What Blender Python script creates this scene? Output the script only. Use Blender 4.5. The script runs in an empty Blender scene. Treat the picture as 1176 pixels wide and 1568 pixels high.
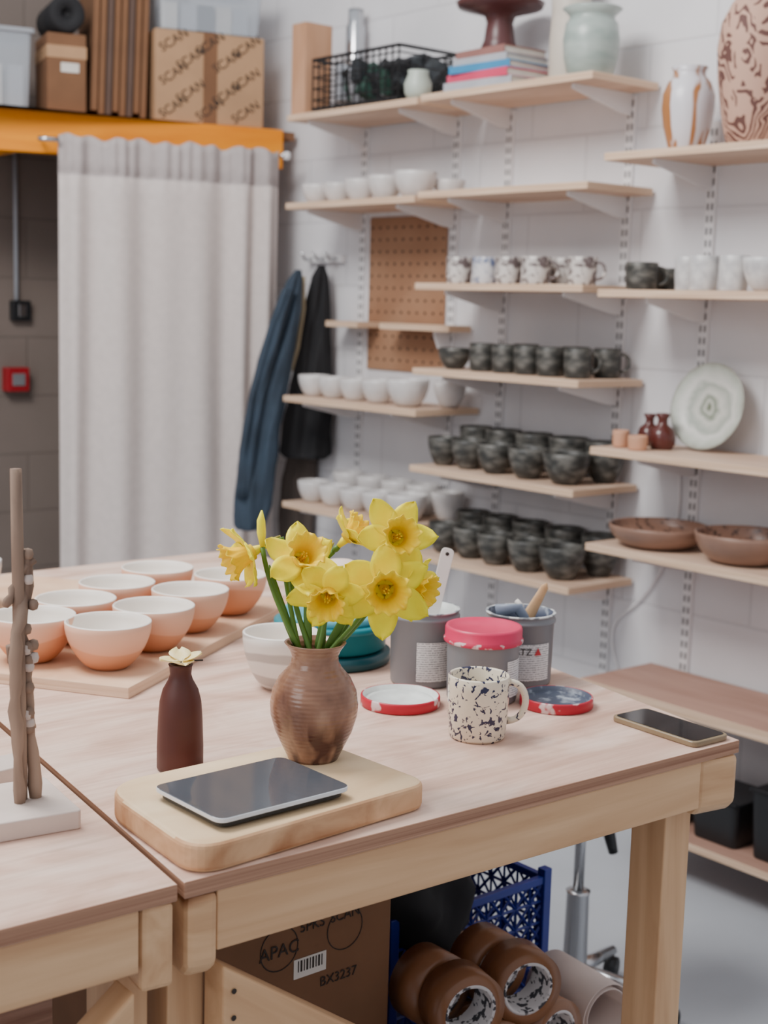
import bpy, bmesh, math, random
from mathutils import Vector, Matrix, noise
random.seed(7)
COL=bpy.context.scene.collection
pi=math.pi
# ---------------------------------------------------------------- helpers
def link(name,me,mats=None,parent=None,loc=(0,0,0),rot=(0,0,0),smooth=False,mat4=None):
    o=bpy.data.objects.new(name,me);COL.objects.link(o)
    if mats is not None and len(me.materials)==0:
        for m in (mats if isinstance(mats,(list,tuple)) else [mats]): me.materials.append(m)
    o.location=loc;o.rotation_euler=rot
    if mat4 is not None:o.matrix_local=mat4
    if parent: o.parent=parent
    if smooth:
        for p in me.polygons:p.use_smooth=True
    return o
def group(name,loc=(0,0,0),rz=0):
    e=bpy.data.objects.new(name,None);COL.objects.link(e);e.location=loc;e.rotation_euler=(0,0,rz);e.empty_display_size=.05
    return e
def bev(o,w,n=2):
    m=o.modifiers.new('bevel','BEVEL');m.width=w;m.segments=n;m.limit_method='ANGLE';return o
def pydata(name,v,f,mi=None):
    me=bpy.data.meshes.new(name);me.from_pydata([tuple(a) for a in v],[],f)
    if mi:
        for p,i in zip(me.polygons,mi):p.material_index=i
    me.update();return me
def fixn(me):
    bm=bmesh.new();bm.from_mesh(me);bmesh.ops.recalc_face_normals(bm,faces=bm.faces);bm.to_mesh(me);bm.free()
def box(name,size,loc,mat,parent=None,rot=(0,0,0),b=.002):
    x,y,z=[s/2 for s in size]
    v=[(-x,-y,-z),(x,-y,-z),(x,y,-z),(-x,y,-z),(-x,-y,z),(x,-y,z),(x,y,z),(-x,y,z)]
    f=[(0,3,2,1),(4,5,6,7),(0,1,5,4),(1,2,6,5),(2,3,7,6),(3,0,4,7)]
    o=link(name,pydata(name,v,f),mat,parent,loc,rot)
    if b:bev(o,b)
    return o
def bar(name,p0,p1,w,h,mat,parent=None,b=.002):
    p0=Vector(p0);p1=Vector(p1);d=p1-p0;L=d.length;X=d/L
    up=Vector((0,0,1)) if abs(X.z)<.95 else Vector((0,1,0))
    Y=up.cross(X).normalized();Z=X.cross(Y)
    M=Matrix((X,Y,Z)).transposed().to_4x4();M.translation=(p0+p1)/2
    o=box(name,(L,w,h),(0,0,0),mat,parent,b=b);o.matrix_local=M
    return o
def prism(name,pts,z0,z1,mats,parent=None,b=0,loc=(0,0,0),rot=(0,0,0),smooth=False,taper=0):
    n=len(pts)
    cx=sum(p[0] for p in pts)/n;cy=sum(p[1] for p in pts)/n
    v=[(cx+(p[0]-cx)*(1-taper),cy+(p[1]-cy)*(1-taper),z0) for p in pts]+[(p[0],p[1],z1) for p in pts]
    f=[tuple(range(n,2*n)),tuple(reversed(range(n)))]+[(i,(i+1)%n,n+(i+1)%n,n+i) for i in range(n)]
    me=pydata(name,v,f,[0,0]+[1 if isinstance(mats,list) and len(mats)>1 else 0]*n)
    fixn(me)
    o=link(name,me,mats,parent,loc,rot)
    if b:bev(o,b,3)
    return o
def roundpoly(pts,r,n=6):
    out=[];N=len(pts)
    for i in range(N):
        p=Vector(pts[i]).to_2d();a=Vector(pts[i-1]).to_2d();c=Vector(pts[(i+1)%N]).to_2d()
        rr=r[i] if isinstance(r,(list,tuple)) else r
        d1=(a-p).normalized();d2=(c-p).normalized()
        s=p+d1*rr;e=p+d2*rr
        for k in range(n+1):
            t=k/n;q=s*(1-t)**2+p*2*t*(1-t)+e*t*t;out.append((q.x,q.y))
    return out
def rect(w,h): return [(-w/2,-h/2),(w/2,-h/2),(w/2,h/2),(-w/2,h/2)]
def lathe(name,prof,mats,segs=40,parent=None,loc=(0,0,0),rot=(0,0,0),wob=None):
    """prof: (r,z[,matindex]) ; r==0 makes pole"""
    v=[];rings=[];seed=random.random()*50
    for q in prof:
        r,z=q[0],q[1]
        if r<=1e-6: rings.append([len(v)]);v.append((0,0,z))
        else:
            ring=[]
            for k in range(segs):
                a=2*pi*k/segs;rr=r
                if wob: rr=r*(1+wob*noise.noise(Vector((math.cos(a)*1.2+seed,math.sin(a)*1.2,z*18))))
                ring.append(len(v));v.append((rr*math.cos(a),rr*math.sin(a),z))
            rings.append(ring)
    f=[];mi=[]
    for i in range(len(prof)-1):
        A,B=rings[i],rings[i+1];m=prof[i+1][2] if len(prof[i+1])>2 else 0
        for k in range(segs):
            k2=(k+1)%segs
            if len(A)==1 and len(B)==1:continue
            if len(A)==1:f.append((A[0],B[k],B[k2]))
            elif len(B)==1:f.append((A[k],B[0],A[k2]))
            else:f.append((A[k],A[k2],B[k2],B[k]))
            mi.append(m)
    me=pydata(name,v,f,mi);fixn(me)
    return link(name,me,mats,parent,loc,rot,True)
def sweep(name,pts,rad,mat,parent=None,segs=8,loc=(0,0,0),rot=(0,0,0),flat=1.0,closed=False):
    pts=[Vector(p) for p in pts];n=len(pts)
    if not isinstance(rad,(list,tuple)):rad=[rad]*n
    v=[];f=[];N=None
    for i,p in enumerate(pts):
        t=(pts[min(i+1,n-1)]-pts[max(i-1,0)]).normalized()
        if N is None:
            N=t.orthogonal().normalized()
            if abs(t.y)<.9: N=Vector((0,1,0)).cross(t).normalized()
        N=(N-t*N.dot(t)).normalized();B=t.cross(N)
        for k in range(segs):
            a=2*pi*k/segs;v.append(p+N*math.cos(a)*rad[i]+B*math.sin(a)*rad[i]*flat)
    for i in range(n-1):
        for k in range(segs):
            k2=(k+1)%segs;f.append((i*segs+k,i*segs+k2,(i+1)*segs+k2,(i+1)*segs+k))
    f.append(tuple(reversed(range(segs))));f.append(tuple(range((n-1)*segs,n*segs)))
    me=pydata(name,v,f);fixn(me)
    return link(name,me,mat,parent,loc,rot,True)
def bez(p0,p1,p2,n=10):
    p0,p1,p2=Vector(p0),Vector(p1),Vector(p2)
    return [p0*(1-t)**2+p1*2*t*(1-t)+p2*t*t for t in [k/n for k in range(n+1)]]
def text(name,s,size,mat,parent,loc,rot,align='CENTER'):
    c=bpy.data.curves.new(name,'FONT');c.body=s;c.size=size;c.align_x=align;c.align_y='CENTER';c.extrude=.0002
    c.materials.append(mat);o=bpy.data.objects.new(name,c);COL.objects.link(o);o.parent=parent;o.location=loc;o.rotation_euler=rot;return o
# ---------------------------------------------------------------- materials
def base(name,rough=.6,metal=0,spec=.5):
    m=bpy.data.materials.new(name);m.use_nodes=True;nt=m.node_tree;b=nt.nodes['Principled BSDF']
    b.inputs['Roughness'].default_value=rough;b.inputs['Metallic'].default_value=metal
    b.inputs['Specular IOR Level'].default_value=spec
    return m,nt,b
def N(nt,t,**k):
    n=nt.nodes.new(t)
    for a,b in k.items():
        if a in n.inputs: n.inputs[a].default_value=b
        else: setattr(n,a,b)
    return n
def coord(nt,scale=(1,1,1),rot=(0,0,0),world=False):
    tc=N(nt,'ShaderNodeTexCoord');mp=N(nt,'ShaderNodeMapping');mp.inputs['Scale'].default_value=scale;mp.inputs['Rotation'].default_value=rot
    if world:
        g=N(nt,'ShaderNodeNewGeometry');nt.links.new(g.outputs['Position'],mp.inputs['Vector'])
    else: nt.links.new(tc.outputs['Object'],mp.inputs['Vector'])
    return mp.outputs['Vector']
def ramp(nt,fac,stops,interp='LINEAR'):
    r=N(nt,'ShaderNodeValToRGB');r.color_ramp.interpolation=interp
    e=r.color_ramp.elements
    while len(e)>1:e.remove(e[0])
    e[0].position=stops[0][0];e[0].color=(*stops[0][1],1)
    for p,c in stops[1:]:
        x=e.new(p);x.color=(*c,1)
    nt.links.new(fac,r.inputs['Fac']);return r.outputs['Color']
def bump(nt,b,h,s=.2,d=.01):
    bp=N(nt,'ShaderNodeBump');bp.inputs['Strength'].default_value=s;bp.inputs['Distance'].default_value=d
    nt.links.new(h,bp.inputs['Height']);nt.links.new(bp.outputs['Normal'],b.inputs['Normal'])
def plain(name,c,rough=.6,metal=0,var=.08,sc=12,spec=.5,bmp=0):
    m,nt,b=base(name,rough,metal,spec)
    v=coord(nt);n=N(nt,'ShaderNodeTexNoise',Scale=sc,Detail=4.0);nt.links.new(v,n.inputs['Vector'])
    lo=tuple(x*(1-var) for x in c);hi=tuple(min(1,x*(1+var)) for x in c)
    nt.links.new(ramp(nt,n.outputs['Fac'],[(.3,lo),(.7,hi)]),b.inputs['Base Color'])
    if bmp:bump(nt,b,n.outputs['Fac'],bmp)
    return m
def wood(name,c1,c2,scale=(1.5,18,18),rough=.55,rot=(0,0,0),knots=False,world=False,dist=.6,spec=.3):
    m,nt,b=base(name,rough,0,spec)
    v=coord(nt,scale,rot,world);n=N(nt,'ShaderNodeTexNoise',Scale=1.6,Detail=6.0,Distortion=dist);nt.links.new(v,n.inputs['Vector'])
    c=ramp(nt,n.outputs['Fac'],[(.3,c1),(.5,tuple((a+b_)/2 for a,b_ in zip(c1,c2))),(.7,c2)])
    if knots:
        v2=coord(nt,(2.6,9,9));vo=N(nt,'ShaderNodeTexVoronoi',Scale=1.0);nt.links.new(v2,vo.inputs['Vector'])
        k=ramp(nt,vo.outputs['Distance'],[(.0,(.18,.08,.03)),(.06,(.35,.18,.08)),(.14,(1,1,1))])
        mx=N(nt,'ShaderNodeMix',data_type='RGBA',blend_type='MULTIPLY');mx.inputs['Factor'].default_value=.8
        nt.links.new(c,mx.inputs[6]);nt.links.new(k,mx.inputs[7]);c=mx.outputs[2]
    nt.links.new(c,b.inputs['Base Color']);bump(nt,b,n.outputs['Fac'],.08)
    return m
def blotch(name,c1,c2,sc=60,th=.55,rough=.3,soft=.02,kind='noise',scale=(1,1,1),dist=0,det=2.0):
    m,nt,b=base(name,rough)
    v=coord(nt,scale)
    if kind=='noise':
        n=N(nt,'ShaderNodeTexNoise',Scale=sc,Detail=det,Distortion=dist);o=n.outputs['Fac']
    elif kind=='wave':
        n=N(nt,'ShaderNodeTexWave',Scale=sc,Distortion=dist,Detail=2.0,bands_direction='Z');n.inputs['Detail Scale'].default_value=1.5;o=n.outputs['Fac']
    nt.links.new(v,n.inputs['Vector'])
    nt.links.new(ramp(nt,o,[(th-soft,c1),(th+soft,c2)]),b.inputs['Base Color'])
    return m
def blockwall(name,c,mort,rot):
    m,nt,b=base(name,.75)
    v=coord(nt,(1,1,1),rot,True)
    br=N(nt,'ShaderNodeTexBrick',Scale=1.0);br.inputs['Brick Width'].default_value=.44;br.inputs['Row Height'].default_value=.22
    br.inputs['Mortar Size'].default_value=.006;br.inputs['Mortar Smooth'].default_value=.7
    br.inputs['Color1'].default_value=(*c,1);br.inputs['Color2'].default_value=(*[x*.965 for x in c],1);br.inputs['Mortar'].default_value=(*mort,1)
    nt.links.new(v,br.inputs['Vector'])
    n=N(nt,'ShaderNodeTexNoise',Scale=3.0,Detail=6.0);nt.links.new(v,n.inputs['Vector'])
    mx=N(nt,'ShaderNodeMix',data_type='RGBA',blend_type='MULTIPLY');mx.inputs['Factor'].default_value=1
    nt.links.new(br.outputs['Color'],mx.inputs[6]);nt.links.new(ramp(nt,n.outputs['Fac'],[(.3,(.88,.88,.88)),(.65,(1,1,1))]),mx.inputs[7])
    nt.links.new(mx.outputs[2],b.inputs['Base Color'])
    inv=N(nt,'ShaderNodeMath',operation='SUBTRACT');inv.inputs[0].default_value=1;nt.links.new(br.outputs['Fac'],inv.inputs[1])
    bump(nt,b,inv.outputs[0],.3,.004)
    return m
M_wallR=blockwall('painted_block',(.78,.77,.79),(.67,.66,.68),(0,pi/2,pi/2))
M_wallB=blockwall('shade_darkened_block_back',(.22,.175,.15),(.17,.135,.115),(pi/2,0,0))  # block colour darkened to imitate the shade around the storage platform
M_floor=plain('floor_paint',(.47,.50,.54),.45,var=.05,sc=4)
M_ply,nt,b=base('plywood_top',.48,0,.3)
v=coord(nt,(1.0,3.0,2),(0,0,.35),True);n=N(nt,'ShaderNodeTexNoise',Scale=2.2,Detail=5.0,Distortion=2.2);nt.links.new(v,n.inputs['Vector'])
v2=coord(nt,(3,60,3),(0,0,.22),True);n2=N(nt,'ShaderNodeTexNoise',Scale=2.0,Detail=3.0);nt.links.new(v2,n2.inputs['Vector'])
mx=N(nt,'ShaderNodeMix',data_type='RGBA',blend_type='MULTIPLY');mx.inputs['Factor'].default_value=1
nt.links.new(ramp(nt,n.outputs['Fac'],[(.3,(.54,.335,.255)),(.47,(.67,.455,.36)),(.53,(.73,.52,.425)),(.7,(.81,.62,.525))]),mx.inputs[6])
nt.links.new(ramp(nt,n2.outputs['Fac'],[(.3,(.86,.84,.82)),(.6,(1,1,1))]),mx.inputs[7]);nt.links.new(mx.outputs[2],b.inputs['Base Color'])
M_plyedge=wood('plywood_edge',(.26,.12,.07),(.48,.27,.17),(1,1,160),.6,world=True,dist=0)
M_pine=wood('pine',(.56,.32,.165),(.76,.49,.275),(1.4,16,22),.5,knots=True)
M_shelf=wood('shelf_ply',(.56,.38,.27),(.74,.54,.41),(9,1.5,9),.55)
M_shelfedge=wood('shelf_edge',(.60,.40,.26),(.80,.59,.43),(1,3,150),.55,dist=0)
M_bench=wood('bench_wood',(.35,.19,.14),(.50,.30,.23),(8,1.2,8),.5)
M_slab=wood('slab_wood',(.66,.44,.24),(.88,.68,.44),(2.5,7,7),.5,(0,0,.5))
M_slabedge=wood('slab_edge',(.38,.16,.065),(.80,.50,.28),(5,5,6),.6,dist=1.5)
M_orange=wood('orange_paint',(.80,.24,.005),(.98,.36,.01),(1.5,14,14),.5,knots=True)
M_white=plain('white_metal',(.80,.79,.80),.4,var=.02)
M_slot=plain('slot_dark',(.18,.18,.19),.6)
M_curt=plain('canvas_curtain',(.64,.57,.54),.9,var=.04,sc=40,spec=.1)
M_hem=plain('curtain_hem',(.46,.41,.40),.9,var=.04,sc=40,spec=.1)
M_black=plain('black_plastic',(.012,.013,.015),.4)
M_bag=plain('black_fabric',(.009,.009,.011),.8)
M_steel=plain('steel',(.55,.56,.58),.22,metal=1,var=.03)
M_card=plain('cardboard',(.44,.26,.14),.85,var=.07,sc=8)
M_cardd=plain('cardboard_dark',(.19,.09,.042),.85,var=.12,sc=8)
M_ink=plain('ink',(.03,.02,.015),.8)
M_grayink=plain('faded_ink',(.10,.06,.045),.8)
M_cream=plain('white_glaze',(.86,.80,.73),.35,var=.03)
M_terra,nt,b=base('bisque_clay',.65);v=coord(nt);sp_=N(nt,'ShaderNodeSeparateXYZ');nt.links.new(v,sp_.inputs[0])
ma=N(nt,'ShaderNodeMath',operation='MULTIPLY_ADD');ma.inputs[1].default_value=.22;nt.links.new(sp_.outputs['X'],ma.inputs[0]);nt.links.new(sp_.outputs['Z'],ma.inputs[2])
ms=N(nt,'ShaderNodeMath',operation='MULTIPLY');ms.inputs[1].default_value=10;nt.links.new(ma.outputs[0],ms.inputs[0])
nt.links.new(ramp(nt,ms.outputs[0],[(.05,(.62,.26,.13)),(.40,(.68,.32,.18)),(.43,(.76,.42,.28)),(.7,(.78,.47,.33))]),b.inputs['Base Color'])
M_clay=plain('plain_clay',(.60,.32,.20),.7)
M_wbowl=plain('grey_white_glaze',(.66,.64,.63),.35,var=.10,sc=25)
M_dark=blotch('dark_stoneware',(.038,.039,.036),(.15,.145,.13),24,.55,.45,.12,scale=(1,1,2.0))
M_marb=blotch('marbled',(.66,.63,.60),(.14,.11,.11),30,.52,.35,.05,det=3.0,dist=1.5)
M_marb2=blotch('marbled_blue',(.66,.66,.68),(.15,.19,.32),28,.54,.35,.06,det=3.0,dist=1.5)
# ---------------------------------------------------------------- room
def plane4(name,pts,mat):
    return link(name,pydata(name,pts,[(0,1,2,3)]),mat)
plane4('floor',[(-2,-1.5,0),(3.12,-1.5,0),(3.12,5,0),(-2,5,0)],M_floor)
plane4('wall_right',[(3.12,-1.5,0),(3.12,5,0),(3.12,5,3.1),(3.12,-1.5,3.1)],M_wallR)
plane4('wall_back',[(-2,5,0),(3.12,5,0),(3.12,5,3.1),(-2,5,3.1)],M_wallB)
plane4('wall_left',[(-2,-1.5,0),(-2,5,0),(-2,5,3.1),(-2,-1.5,3.1)],M_wallR)
plane4('wall_front',[(-2,-1.5,0),(3.12,-1.5,0),(3.12,-1.5,3.1),(-2,-1.5,3.1)],M_wallR)
# ---------------------------------------------------------------- wall shelving
XW=3.12
def standard(y,z0,z1):
    g=group('shelf_standard',(XW-.006,y,0))
    box('rail',(.012,.03,z1-z0),(0,0,(z0+z1)/2),M_white,g,b=.001)
    v=[];f=[]
    z=z0+.02
    while z<z1-.02:
        for dy in(-.007,.007):
            i=len(v);x=-.0066
            v+=[(x,dy-.0035,z),(x,dy+.0035,z),(x,dy+.0035,z+.018),(x,dy-.0035,z+.018)];f.append((i,i+1,i+2,i+3))
        z+=.032
    link('slots',pydata('slots',v,f),M_slot,g)
for y,z0,z1 in[(3.86,.45,2.07),(3.40,.45,2.07),(3.165,.45,2.07),(2.69,.42,2.07),(2.40,.45,1.98),(1.70,.45,1.98)]: standard(y,z0,z1)
def shelf(y0,y1,z,depth=.28,brk=(),t=.02,mat=None,name='display_shelf'):
    g=group(name,(XW,0,0))
    b=box('board',(depth-.014,abs(y1-y0),t),(-.014-(depth-.014)/2,(y0+y1)/2,z-t/2),[mat or M_shelf,M_shelfedge],g,b=.0015)
    for p in b.data.polygons:
        if abs(p.normal.z)<.5:p.material_index=1
    for y in brk:
        v=[];pr=[(-.013,z-t),(-depth+.03,z-t),(-depth+.03,z-t-.012),(-.06,z-t-.055),(-.013,z-t-.06)]
        for s in(-.004,.004): v+=[(a,y+s,c) for a,c in pr]
        n=len(pr);f=[tuple(range(n)),tuple(reversed(range(n,2*n)))]+[(i,i+n,(i+1)%n+n,(i+1)%n) for i in range(n)]
        me=pydata('bracket',v,f);fixn(me);link('bracket',me,M_white,g)
L=(3.86,3.40);Mb=(3.165,2.69);Rb=(2.40,1.70)
SH={'L1':2.09,'L2':1.805,'L4':1.165,'L5':.803,'M1':2.095,'M2':1.815,'M3':1.547,'M4':1.293,'M5':.997,'M6':.728,'R1':1.883,'R2':1.535,'R3':1.121,'R4':.862,'R5':.50}
shelf(3.94,3.285,SH['L1'],brk=L);shelf(3.94,3.285,SH['L2'],brk=L);shelf(3.935,3.25,SH['L4'],brk=L);shelf(3.93,3.29,SH['L5'],brk=L)
shelf(3.93,3.755,1.42,.11);shelf(3.64,3.30,1.42,.11,brk=(3.40,))
for k in('M1','M2','M3','M4','M5','M6'): shelf(3.27,2.594,SH[k],brk=Mb)
for k in('R1','R2','R3','R4'): shelf(2.54,1.45,SH[k],brk=Rb)
shelf(2.51,1.3,SH['R5'],.31,brk=Rb,t=.028,mat=M_bench,name='low_bench_shelf')
mp,nt,b=base('hardboard',.7);v=coord(nt,(1,1,1))
n=N(nt,'ShaderNodeTexNoise',Scale=5.0,Detail=3.0);nt.links.new(v,n.inputs['Vector'])
nt.links.new(ramp(nt,n.outputs['Fac'],[(.3,(.30,.15,.08)),(.7,(.38,.21,.12))]),b.inputs['Base Color'])
g=group('pegboard',(XW-.004,3.63,1.515))
box('panel',(.006,.39,.51),(0,0,0),mp,g,b=.001)
vv=[];ff=[]
for i in range(10):
    for j in range(12):
        y=-.18+i*.04;z=-.22+j*.04;k=len(vv);vv+=[(-.0035,y+.0055*math.cos(a*pi/3),z+.0055*math.sin(a*pi/3)) for a in range(6)];ff.append(tuple(range(k,k+6)))
link('holes',pydata('holes',vv,ff),M_ink,g)
sweep('power_cable',bez((XW-.01,2.46,1.09),(XW-.01,2.40,.8),(XW-.01,2.62,.62),14)+bez((XW-.01,2.62,.62),(XW-.01,2.70,.57),(XW-.01,2.63,.45),8)[1:],.004,M_white)

# ---------------------------------------------------------------- pottery makers
def bowlprof(R,h,foot=.45,t=.004,mo=0,mi=0,curve=.55):
    f=R*foot
    out=[(0,0.003,mo),(f*.8,.003,mo),(f,0,mo)]
    for k in range(1,9):
        a=k/8;r=f+(R-f)*math.sin(a*pi/2)**(1-.35*curve)*1.0 if k<8 else R
        out.append((r,h*a**1.15,mo))
    out.append((R-t*.5,h+.0015,mi))
    for k in range(8,-1,-1):
        a=k/8;r=(f+(R-f)*math.sin(a*pi/2)**(1-.35*curve) if k else f)-t
        out.append((max(r,0.001),t+(h-t)*a**1.15,mi))
    out.append((0,t,mi));return out
def bowl(name,x,y,z,R,h,mo,mi=None,foot=.45,curve=.6,wob=None,tilt=0):
    return lathe(name,bowlprof(R,h,foot,mo=0,mi=1 if mi else 0,curve=curve),[mo,mi] if mi else [mo],36,None,(x,y,z+.0004),(tilt,0,random.random()*6),wob)
def handle(r,z0,z1,out,rad,mat,parent,ang=0):
    c,s=math.cos(ang),math.sin(ang);pts=[]
    for k in range(15):
        t=k/14;a=-pi/2+pi*t
        rr=r-.002+out*math.cos(a)**.8 if math.cos(a)>1e-4 else r-.002
        pts.append((rr*c,rr*s,(z0+z1)/2+(z1-z0)/2*math.sin(a)))
    return sweep('handle',pts,[rad*1.15]+[rad]*13+[rad*1.15],mat,parent,8,flat=1.0)
def cupprof(R,h,t=.003,mo=0,mi=0,base_=.92):
    return [(0,.002,mo),(R*base_*.85,.002,mo),(R*base_*.95,0,mo),(R*base_,.004,mo),(R*.985,h*.4,mo),(R,h*.8,mo),(R,h-.002,mo),(R-t/2,h,mi),(R-t,h-.002,mi),(R-t,h*.5,mi),(R*base_-t,t+.004,mi),(R*base_-t-.006,t,mi),(0,t,mi)]
def mug(name,x,y,z,R,h,mat,ang=None,mi=None):
    g=group(name,(x,y,z+.0004),random.random()*.1)
    lathe('cup',cupprof(R,h,mo=0,mi=1 if mi else 0),[mat,mi] if mi else [mat],36,g)
    if ang is not None:handle(R,h*.22,h*.82,R*.62,.0045,mat,g,ang)
    return g
for y,R,h in[(3.885,.055,.062),(3.775,.052,.062),(3.66,.053,.069),(3.535,.056,.074),(3.39,.067,.08)]: bowl('small_white_bowl',2.935,y,SH['L2'],R,h,M_wbowl)
bowl('small_white_bowl',3.03,3.34,SH['L2'],.05,.06,M_wbowl)
for y,R,h in[(3.875,.054,.07),(3.765,.053,.07),(3.65,.053,.07),(3.53,.056,.074),(3.385,.068,.084)]: bowl('small_white_bowl',2.925,y,SH['L4'],R,h,M_wbowl)
bowl('small_white_bowl',3.03,3.305,SH['L4'],.052,.08,M_wbowl)
for y,R,h in[(3.865,.055,.072),(3.75,.053,.07),(3.635,.053,.07),(3.515,.056,.075),(3.375,.067,.084)]: bowl('small_white_bowl',2.925,y,SH['L5'],R,h,M_wbowl)
for y in(3.83,3.70,3.57,3.44,): bowl('small_white_bowl',3.05,y,SH['L5'],.055,.10,M_wbowl)
bowl('small_white_bowl',3.045,3.315,SH['L5'],.054,.09,M_wbowl)
for i,(x,y) in enumerate([(2.93,3.173),(2.93,3.06),(2.93,2.965),(2.93,2.855),(3.04,2.85),(2.98,2.725)]):
    mug('marbled_mug',x,y,SH['M3'],.039 if i<3 else .042,.078,[M_marb,M_marb2][i%2 if i<2 else 0],-1.2 if i%2 else None)
bowl('dark_bowl',2.93,3.18,SH['M4'],.05,.062,M_dark)
for x,y in[(2.93,3.06),(2.93,2.965),(2.93,2.875),(2.93,2.785),(2.93,2.68),(3.04,2.67),(3.04,2.79),(3.05,3.0)]:
    mug('dark_mug',x,y,SH['M4'],.039,.082,M_dark,-.9)
for x,y,R in[(2.93,3.215,.05),(2.93,3.105,.052),(2.92,2.98,.055),(2.92,2.845,.058),(2.925,2.70,.067),(3.05,2.67,.055),(3.05,3.20,.052),(3.05,3.08,.055),(3.05,2.95,.056),(3.05,2.81,.058)]:
    bowl('dark_bowl',x,y,SH['M5'],R,.086,M_dark)
    if x>3: bowl('dark_bowl',x,y,SH['M5']+.0235,R,.092,M_dark)
for x,y,R in[(2.93,3.20,.05),(2.93,3.085,.053),(2.92,2.965,.055),(2.92,2.835,.056),(2.925,2.70,.067),(3.05,2.67,.055),(3.05,3.20,.052),(3.05,3.08,.055),(3.05,2.95,.056),(3.05,2.81,.058)]:
    bowl('dark_bowl',x,y,SH['M6'],R,.092,M_dark)
    if x>3: bowl('dark_bowl',x,y,SH['M6']+.0235,R,.096,M_dark)
mug('dark_mug',2.93,2.47,SH['R2'],.043,.072,M_dark,-.8);mug('dark_mug',3.03,2.46,SH['R2'],.036,.06,M_dark,-.8)
M_cup=blotch('pale_ripple_glaze',(.50,.50,.51),(.72,.72,.71),34,.5,.4,.15)
for x,y in[(2.98,2.355),(2.93,2.27),(2.94,2.185)]: lathe('tall_white_cup',cupprof(.037,.088),[M_cup],36,None,(x,y,SH['R2']+.0004))
bowl('white_bowl',2.93,2.08,SH['R2'],.06,.08,M_cup);bowl('white_bowl',3.03,1.96,SH['R2'],.06,.08,M_cup)
M_red=plain('oxblood_glaze',(.10,.025,.02),.18,var=.2)
bot=[(0,0),(.024,0),(.03,.012),(.032,.03),(.027,.048),(.012,.06),(.011,.072),(.018,.085),(.015,.086),(.008,.07),(0,.06)]
lathe('small_red_vase',bot,[M_red],30,None,(3.02,2.49,SH['R3']+.0004));lathe('small_red_vase',[(r*1.15,z*1.1) for r,z in bot],[M_red],30,None,(2.97,2.405,SH['R3']+.0004))
lathe('small_clay_cup',cupprof(.022,.045),[M_clay],24,None,(2.91,2.495,SH['R3']+.0004));lathe('small_clay_cup',cupprof(.026,.038),[M_clay],24,None,(2.89,2.42,SH['R3']+.0004))
mpl,nt,b=base('plate_glaze',.25);v=coord(nt)
ln=N(nt,'ShaderNodeVectorMath',operation='LENGTH');nt.links.new(v,ln.inputs[0])
nn=N(nt,'ShaderNodeTexNoise',Scale=22.0,Detail=4.0);nt.links.new(v,nn.inputs['Vector'])
ma=N(nt,'ShaderNodeMath',operation='MULTIPLY_ADD');ma.inputs[1].default_value=.05;nt.links.new(nn.outputs['Fac'],ma.inputs[0]);nt.links.new(ln.outputs['Value'],ma.inputs[2])
ms=N(nt,'ShaderNodeMath',operation='MULTIPLY');ms.inputs[1].default_value=6.5;nt.links.new(ma.outputs[0],ms.inputs[0])
nt.links.new(ramp(nt,ms.outputs[0],[(.18,(.16,.19,.13)),(.25,(.55,.56,.50)),(.32,(.22,.26,.20)),(.42,(.62,.62,.57)),(.58,(.38,.42,.37)),(.68,(.68,.68,.64)),(.85,(.48,.52,.46)),(.95,(.34,.34,.29))]),b.inputs['Base Color'])
pr=[(0,0),(.06,0),(.08,.006),(.112,.016),(.116,.02),(.112,.0195),(.08,.011),(.06,.005),(0,.004)]
lathe('ceramic_plate',pr,[mpl],60,None,(3.052,2.315,SH['R3']+.115),(0,-pi/2+.22,0))
M_brown=plain('brown_stoneware',(.28,.165,.12),.4,var=.15);M_brown2=blotch('brown_fleck_inside',(.30,.17,.12),(.09,.055,.045),70,.6,.3,.05)
bowl('wide_brown_bowl',2.965,2.395,SH['R4'],.132,.058,M_brown,M_brown2,.5,1.0);bowl('wide_brown_bowl',2.965,2.12,SH['R4'],.125,.075,M_brown,M_brown2,.5,1.0)
M_strv=blotch('white_orange_glaze',(.70,.69,.73),(.40,.17,.06),22,.54,.3,.04,scale=(1,1,.10),dist=.8)
vz=[(0,0),(.038,0),(.046,.01),(.06,.06),(.067,.11),(.066,.14),(.055,.17),(.042,.185),(.04,.195),(.046,.208),(.042,.209),(.035,.195),(.03,.17),(0,.16)]
lathe('striped_vase',vz,[M_strv],48,None,(2.95,2.365,SH['R1']+.0004))
mc,nt,b=base('carved_clay',.7);v=coord(nt,(1,1,.75))
nz=N(nt,'ShaderNodeTexNoise',Scale=9.0,Detail=1.0);nt.links.new(v,nz.inputs['Vector'])
av=N(nt,'ShaderNodeMix',data_type='VECTOR');av.inputs['Factor'].default_value=.16;nt.links.new(v,av.inputs[4]);nt.links.new(nz.outputs['Color'],av.inputs[5])
wv=N(nt,'ShaderNodeTexWave',Scale=24.0,Distortion=8.0,Detail=1.0);wv.inputs['Detail Scale'].default_value=1.2;nt.links.new(av.outputs[1],wv.inputs['Vector'])
n2=N(nt,'ShaderNodeTexNoise',Scale=30.0,Detail=0.0);nt.links.new(v,n2.inputs['Vector'])
mm=N(nt,'ShaderNodeMath',operation='MULTIPLY');nt.links.new(wv.outputs['Fac'],mm.inputs[0])
r2=ramp(nt,n2.outputs['Fac'],[(.38,(0,0,0)),(.44,(1,1,1))]);nt.links.new(r2,mm.inputs[1])
nt.links.new(ramp(nt,mm.outputs[0],[(.50,(.56,.34,.25)),(.6,(.12,.05,.04))]),b.inputs['Base Color'])
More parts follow.
